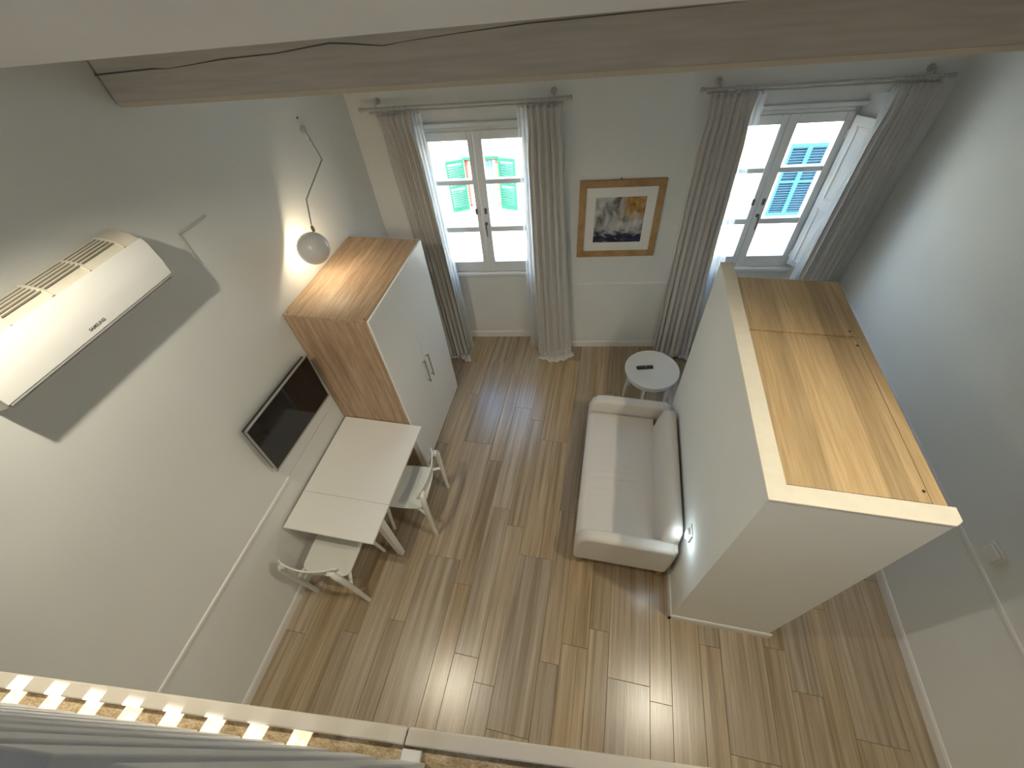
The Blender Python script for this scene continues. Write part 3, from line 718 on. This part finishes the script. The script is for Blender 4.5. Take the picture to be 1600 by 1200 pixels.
# ------------------------------------------------------------------ air conditioner
ac = empty('air_conditioner', 'white wall-mounted air conditioner with slatted cream top', 'air conditioner', (0, -3.225, 2.70))
LA = .855
prof = [(0.002, .30), (.05, .298), (.11, .283), (.150, .255), (.168, .22), (.176, .14), (.172, .075), (.150, .045), (.06, .01), (.002, .0)]
bm = bmesh.new(); prism(bm, prof, 0, LA, 'y'); bm_obj('body', bm, 'ac_cream', ac, bevel=.004)
bm = bmesh.new(); prism(bm, [(.152, .262), (.170, .225), (.1795, .14), (.1765, .068), (.168, .066), (.166, .14), (.158, .215), (.145, .256)], -.002, LA + .002, 'y')
fp = bm_obj('front_panel', bm, 'ac_white', ac, bevel=.002)
boxes('outlet_flap', [(.06, .150, .03, LA - .03, .030, .040)], 'ac_white', ac)
bm = bmesh.new(); prism(bm, [(.150, .046), (.174, .066), (.176, .060), (.154, .040)], .005, LA - .005, 'y'); bm_obj('shadow_gap', bm, 'mid_grey', ac)
# top grille: dark slots between cream ribs
sl = None
for bay in range(4):
    ya = .06 + bay * .178
    for k in range(5):
        x0 = .028 + k * .021; z0 = .3005 - (x0 / .15) ** 2 * .022
        if sl is None:
            bm = bmesh.new(); box(bm, 0, .0055, 0, .165, -.003, .0006); sl = o = bm_obj('grille_slot', bm, 'slot', ac)
        else: o = sl.copy(); COL.objects.link(o)
        o.location = (x0, ya, z0 + .001)
for i, yy in enumerate((.05, .227, .405, .583, .77)):
    bm = bmesh.new(); tube(bm, [(.012, yy, .3015), (.06, yy, .298), (.11, yy, .286), (.147, yy, .262)], .004 if i != 2 else .008, 8); bm_obj('grille_rib', bm, 'ac_cream', ac, smooth=True)
tcu = bpy.data.curves.new('brand_lettering', 'FONT'); tcu.body = 'SAMSUNG'; tcu.size = .0175; tcu.offset = .0004; tcu.extrude = .0004; tcu.align_x = 'CENTER'
to = bpy.data.objects.new('brand_lettering', tcu); COL.objects.link(to)
me = bpy.data.meshes.new_from_object(to); bpy.data.objects.remove(to, do_unlink=True)
to = bpy.data.objects.new('brand_lettering', me); COL.objects.link(to); me.materials.append(MATS['dark_grey']); to.parent = ac
to.matrix_local = Matrix.Translation((.1788, .4275, .092)) @ Matrix(((0, 0, 1, 0), (1, 0, 0, 0), (0, 1, 0, 0), (0, 0, 0, 1)))
# cable channel beside it
bm = bmesh.new(); tube(bm, [(.006, -1.865, 2.805), (.006, -2.08, 2.806), (.006, -2.077, 2.63)], .0055, 8)
tagit(bm_obj('wall_cable', bm, 'cable', smooth=False), 'thin grey bent cable fixed to the wall beside the air conditioner', 'cable')

# ------------------------------------------------------------------ wall lamp with globe shade
GC = Vector((.185, -1.352, 2.293)); GR = .116; AX = Vector((-.293, .723, -.625)).normalized()
lp = empty('wall_lamp', 'globe-shaded wall lamp on a bent arm above the wardrobe', 'lamp', (0, -.70, 2.87))
def rel(p): return Vector(p) - Vector((0, -.70, 2.87))
bm = bmesh.new(); b2 = bmesh.new(); lathe(b2, [(0, 0), (.03, 0), (.032, .012), (.02, .022), (0, .025)], 20, Matrix.Rotation(PI / 2, 4, 'Y')); me = bpy.data.meshes.new('t'); b2.to_mesh(me); b2.free(); bm.from_mesh(me)
bm_obj('wall_plate', bm, 'lamp_shade', lp, smooth=True)
for nm, pp, rr, mt in (('arm', [(.02, -.70, 2.87), (.2, -.884, 2.735)], .006, 'lamp_shade'), ('rod', [(.2, -.884, 2.735), (.2, -1.222, 2.60)], .0055, 'silver'), ('rod', [(.2, -1.222, 2.60), (.186, -1.268, 2.435)], .0055, 'silver')):
    bm = bmesh.new(); tube(bm, [rel(p) for p in pp], rr, 10); bm_obj(nm, bm, mt, lp, smooth=True)
bm = bmesh.new(); lathe(bm, [(0, 0), (.011, 0), (.013, .015), (.012, .035), (.006, .045), (0, .046)], 16, Matrix.Translation(rel((.186, -1.272, 2.385)))); bm_obj('lamp_socket', bm, 'brass', lp, smooth=True)
# shade: sphere shell open towards AX
bm = bmesh.new(); pr = []
a_open = math.radians(88)
for i in range(25):
    a = a_open + (PI - a_open) * i / 24; pr.append((GR * math.sin(a), GR * math.cos(a)))
inn = [((GR - .004) / GR * r, (GR - .004) / GR * z) for r, z in pr[::-1]]
lathe(bm, pr[:-1] + [(0, -GR), (0, -GR + .004)] + inn[1:] + [pr[0]], 40, Matrix.Translation(rel(GC)) @ AX.to_track_quat('Z', 'Y').to_matrix().to_4x4())
bm_obj('shade', bm, 'lamp_shade', lp, smooth=True, ang=60)
bm = bmesh.new(); bmesh.ops.create_uvsphere(bm, u_segments=16, v_segments=10, radius=.022, matrix=Matrix.Translation(rel(GC + AX * .0))); bm_obj('bulb', bm, 'bulb', lp, smooth=True)
gd = bpy.data.lights.new('wall_lamp_light', 'POINT'); gd.energy = 2.2; gd.color = (1.0, .84, .58); gd.shadow_soft_size = .022
go = bpy.data.objects.new('wall_lamp_light', gd); COL.objects.link(go); go.parent = lp; go.location = rel(GC + AX * .026)
# fixing screws of an older fitting
for i, (yy, zz) in enumerate(((-.707, 2.952), (-.659, 2.791))):
    bm = bmesh.new(); lathe(bm, [(0, 0), (.008, 0), (.006, .006), (0, .007)], 10, Matrix.Translation((0.0, yy, zz)) @ Matrix.Rotation(PI / 2, 4, 'Y'))
    bm_obj('screw', bm, 'dark', lp).matrix_local = Matrix.Translation(-Vector((0, -.70, 2.87)))

# two ceiling spots under the rising ceiling, over the void (they light the room, just out of the picture)
def ceiling_spot(SP, aim, label, watts, cone, blend):
    SP = Vector(SP); cz = CEIL + .3 * (-2.43 + .2 * SP.x - SP.y)
    sp = empty('ceiling_spot', label, 'lamp', (SP.x, SP.y, cz))
    zt = SP.z - cz; q = Vector(aim).to_track_quat('-Z', 'Y')
    bm = bmesh.new(); lathe(bm, [(0, 0), (.04, 0), (.04, -.018), (.008, -.022), (.008, zt + .07), (0, zt + .07)], 20); bm_obj('canopy', bm, 'lamp_shade', sp, smooth=True)
    bm = bmesh.new(); lathe(bm, [(0, .075), (.03, .075), (.036, .06), (.036, .012), (.033, .012), (.033, .055), (0, .06)], 24, q.to_matrix().to_4x4()); o = bm_obj('spot_head', bm, 'lamp_shade', sp, smooth=True); o.location = (0, 0, zt)
    kd = bpy.data.lights.new('ceiling_spot_light', 'SPOT'); kd.spot_size = math.radians(cone); kd.spot_blend = blend; kd.energy = watts; kd.color = (1.0, .915, .72); kd.shadow_soft_size = .025
    ko = bpy.data.objects.new('ceiling_spot_light', kd); COL.objects.link(ko); ko.parent = sp; ko.location = (0, 0, zt); ko.rotation_euler = q.to_euler()
ceiling_spot((.70, -3.30, 3.75), (.17, .25, -1), 'small white ceiling spotlight near the air conditioner', 36, 116, .55)
ceiling_spot((3.62, -2.99, 3.75), (-.38, .05, -1), 'small white ceiling spotlight above the end of the partition', 46, 96, .6)

# added fill lamp, unseen under the loft, to brighten the partition front
kl = empty('fill_lamp', 'added round fill lamp under the loft, out of view', 'lamp', (2.6, -5.4, LOFT - .2))
bm = bmesh.new(); lathe(bm, [(0, 0), (.15, 0), (.15, -.02), (0, -.02)], 32); bm_obj('base_plate', bm, 'lamp_shade', kl, smooth=True, ang=30)
bm = bmesh.new(); lathe(bm, [(.14, -.02), (.135, -.045), (.10, -.065), (0, -.075)], 32); bm_obj('diffuser', bm, 'bulb', kl, smooth=True)
kd = bpy.data.lights.new('fill_light', 'POINT'); kd.energy = 5.5; kd.color = (1.0, .92, .74); kd.shadow_soft_size = .12
ko = bpy.data.objects.new('fill_light', kd); COL.objects.link(ko); ko.parent = kl; ko.location = (0, 0, -.2)

# ------------------------------------------------------------------ sofa
sf = empty('sofa', 'light beige fabric two-seat sofa against the partition', 'sofa', (2.29, -2.49, 0))
SL = 1.49; SD = .78
bm = bmesh.new(); box(bm, .015, SD, .02, SL - .02, .15, .30); bm_obj('base', bm, 'sofa_fabric', sf, bevel=.02, seg=3)
def arm(y0):
    pr_ = [(0.0, .15), (SD - .02, .15), (SD - .01, .50), (SD - .03, .575)]
    pr_ += [(.16, .588), (.08, .575), (.03, .53), (.0, .42)]
    bm = bmesh.new(); prism(bm, pr_, y0, y0 + .10, 'y'); return bm_obj('armrest', bm, 'sofa_fabric', sf, bevel=.03, seg=4, ang=80)
arm(0.0); arm(SL - .10)
# seat cushion with soft wrinkles
bm = bmesh.new(); nx, ny = 40, 80; ya, yb = .103, SL - .103; xa, xb = .0, .63
rw = random.Random(4)
wr_ = [(.60, .05), (.66, .09), (.78, -.02), (.52, -.04)]
def seat_z(u, v):
    x = xa + (xb - xa) * u; y = ya + (yb - ya) * v
    z = .43 - .035 * max(0, (.06 - x) / .06) ** 2 - .02 * max(0, (.05 - (y - ya)) / .05) ** 2 - .02 * max(0, (.05 - (yb - y)) / .05) ** 2
    for wy, sl_ in wr_:
        q = (y - wy - sl_ * x * 1.5 - .01 * math.sin(9 * x)) / .014
        z += .0065 * math.exp(-q * q) * math.exp(-((x - .28) / .2) ** 2) - .004 * math.exp(-(q - 1.8) ** 2) * math.exp(-((x - .28) / .2) ** 2)
    return z
T = [[bm.verts.new((xa + (xb - xa) * i / nx, ya + (yb - ya) * j / ny, seat_z(i / nx, j / ny))) for j in range(ny + 1)] for i in range(nx + 1)]
Bv = {}
def bv(i, j):
    if (i, j) not in Bv: Bv[i, j] = bm.verts.new((xa + (xb - xa) * i / nx - (.0 if i else .0), ya + (yb - ya) * j / ny, .28))
    return Bv[i, j]
for i in range(nx):
    for j in range(ny): bm.faces.new((T[i][j], T[i + 1][j], T[i + 1][j + 1], T[i][j + 1]))
for i in range(nx):
    bm.faces.new((T[i][0], bv(i, 0), bv(i + 1, 0), T[i + 1][0])); bm.faces.new((T[i + 1][ny], bv(i + 1, ny), bv(i, ny), T[i][ny]))
for j in range(ny):
    bm.faces.new((T[0][j + 1], bv(0, j + 1), bv(0, j), T[0][j])); bm.faces.new((T[nx][j], bv(nx, j), bv(nx, j + 1), T[nx][j + 1]))
bm_obj('seat_cushion', bm, 'sofa_fabric', sf, smooth=True, ang=70)
# back cushion: soft bolster leaning on the partition
bm = bmesh.new(); prb = smooth_path([(.62, .40), (.635, .52), (.655, .63), (.70, .715), (.745, .735), (.785, .70), (.795, .55), (.79, .40)], 4)
yy0, yy1 = .085, 1.30; rings = []; ns = 28
for s in range(ns + 1):
    t = s / ns; y = yy0 + (yy1 - yy0) * t
    e = min(t, 1 - t) * (yy1 - yy0); k = 1 - (max(0, .07 - e) / .07) ** 2 * .28
    cxx, czz = .72, .50
    rings.append([bm.verts.new((cxx + (p.x - cxx) * k, y, czz + (p.y - czz) * k)) for p in prb])
for a, b in zip(rings, rings[1:]):
    for i in range(len(prb)):
        j = (i + 1) % len(prb); bm.faces.new((a[i], a[j], b[j], b[i]))
bm.faces.new(rings[0]); bm.faces.new(rings[-1][::-1])
bm_obj('back_cushion', bm, 'sofa_fabric', sf, smooth=True, ang=75)
boxes('back_frame', [(.70, SD, .02, SL - .02, .15, .56)], 'sofa_fabric', sf, bevel=.02, seg=3)
for xx, yy in ((.03, .02), (.70, .02), (.03, SL - .07), (.70, SL - .07)):
    bm = bmesh.new(); v = box(bm, xx, xx + .05, yy, yy + .05, 0, .152)
    for q in v[:4]: q.co.x = (q.co.x - xx - .025) * .65 + xx + .025 - .01; q.co.y = (q.co.y - yy - .025) * .65 + yy + .02
    bm_obj('leg', bm, 'leg_wood', sf, bevel=.002)

# ------------------------------------------------------------------ round side table and remote
st = empty('side_table', 'round white side table between the sofa and the curtain', 'table', (2.905, -.512, 0))
bm = bmesh.new(); lathe(bm, [(0, .478), (.272, .478), (.280, .482), (.281, .496), (.277, .502), (.272, .5), (0, .5)], 64); bm_obj('tabletop', bm, 'white_lacquer', st, smooth=True, ang=30)
bm = bmesh.new(); lathe(bm, [(.245, .415), (.257, .415), (.262, .478), (.245, .478), (.245, .415)], 64); bm_obj('apron_ring', bm, 'white_lacquer', st, smooth=True, ang=30)
for k in range(6):
    a = math.radians(15 + 60 * k); bm = bmesh.new()
    tube(bm, [(.235 * math.cos(a), .235 * math.sin(a), .48), (.262 * math.cos(a), .262 * math.sin(a), 0)], [.019, .014], 14); bm_obj('leg', bm, 'white_lacquer', st, smooth=True)
rm_ = empty('remote_control', 'black remote control lying on the round side table', 'remote', (2.828, -.51, .5025), math.radians(13))
boxes('case', [(-.085, .085, -.021, .021, 0, .018)], 'black_plastic', rm_, bevel=.004)
bm = bmesh.new()
for i in range(8):
    for j in (-1, 0, 1): box(bm, -.07 + i * .016, -.062 + i * .016, j * .011 - .003, j * .011 + .003, .018, .0195)
bm_obj('buttons', bm, 'dark_grey', rm_)
bm = bmesh.new(); lathe(bm, [(0, .018), (.008, .018), (.007, .0205), (0, .0205)], 16, Matrix.Translation((.012, 0, 0))); bm_obj('main_button', bm, 'button', rm_)
boxes('logo_key', [(.055, .062, -.008, .008, .018, .0195)], 'button', rm_)

# ------------------------------------------------------------------ framed picture
PXC = lx(2.388, -.02); PZ = 1.724
pc = empty('framed_picture', 'square abstract print in a wide oak frame between the windows', 'picture', (0, 0, 0), TH)
def pb(name, lst, mat, **k):
    o = boxes(name, [(a, b, y0, y1, c_, d_) for a, b, y0, y1, c_, d_ in lst], mat, pc, **k); o.location = (PXC, 0, PZ); return o
h = .397; fwid = .066
bm = bmesh.new()
for k in range(4):
    R_ = Matrix.Rotation(k * PI / 2, 4, 'Y')
    pts = [(-h, -h), (h, -h), (h - fwid, -h + fwid), (-h + fwid, -h + fwid)]
    A = [bm.verts.new(R_ @ Vector((p[0], -.028, p[1]))) for p in pts]; B = [bm.verts.new(R_ @ Vector((p[0], -.002, p[1]))) for p in pts]
    bm.faces.new(A); bm.faces.new(B[::-1])
    for i in range(4): bm.faces.new((A[i], B[i], B[(i + 1) % 4], A[(i + 1) % 4]))
o = bm_obj('frame', bm, 'frame_oak', pc, bevel=.0015); o.location = (PXC, 0, PZ)
pb('mat_board', [(-h + fwid - .004, h - fwid + .004, -.016, -.003, -h + fwid - .004, h - fwid + .004)], 'white_lacquer')
o = pb('print', [(-.238, .238, -.0175, -.016, -.235, .235)], 'painting')
o = boxes('hanging_nail', [(-.005, .005, -.012, 0, h + .001, h + .012)], 'dark', pc); o.location = (PXC - .02, 0, PZ)
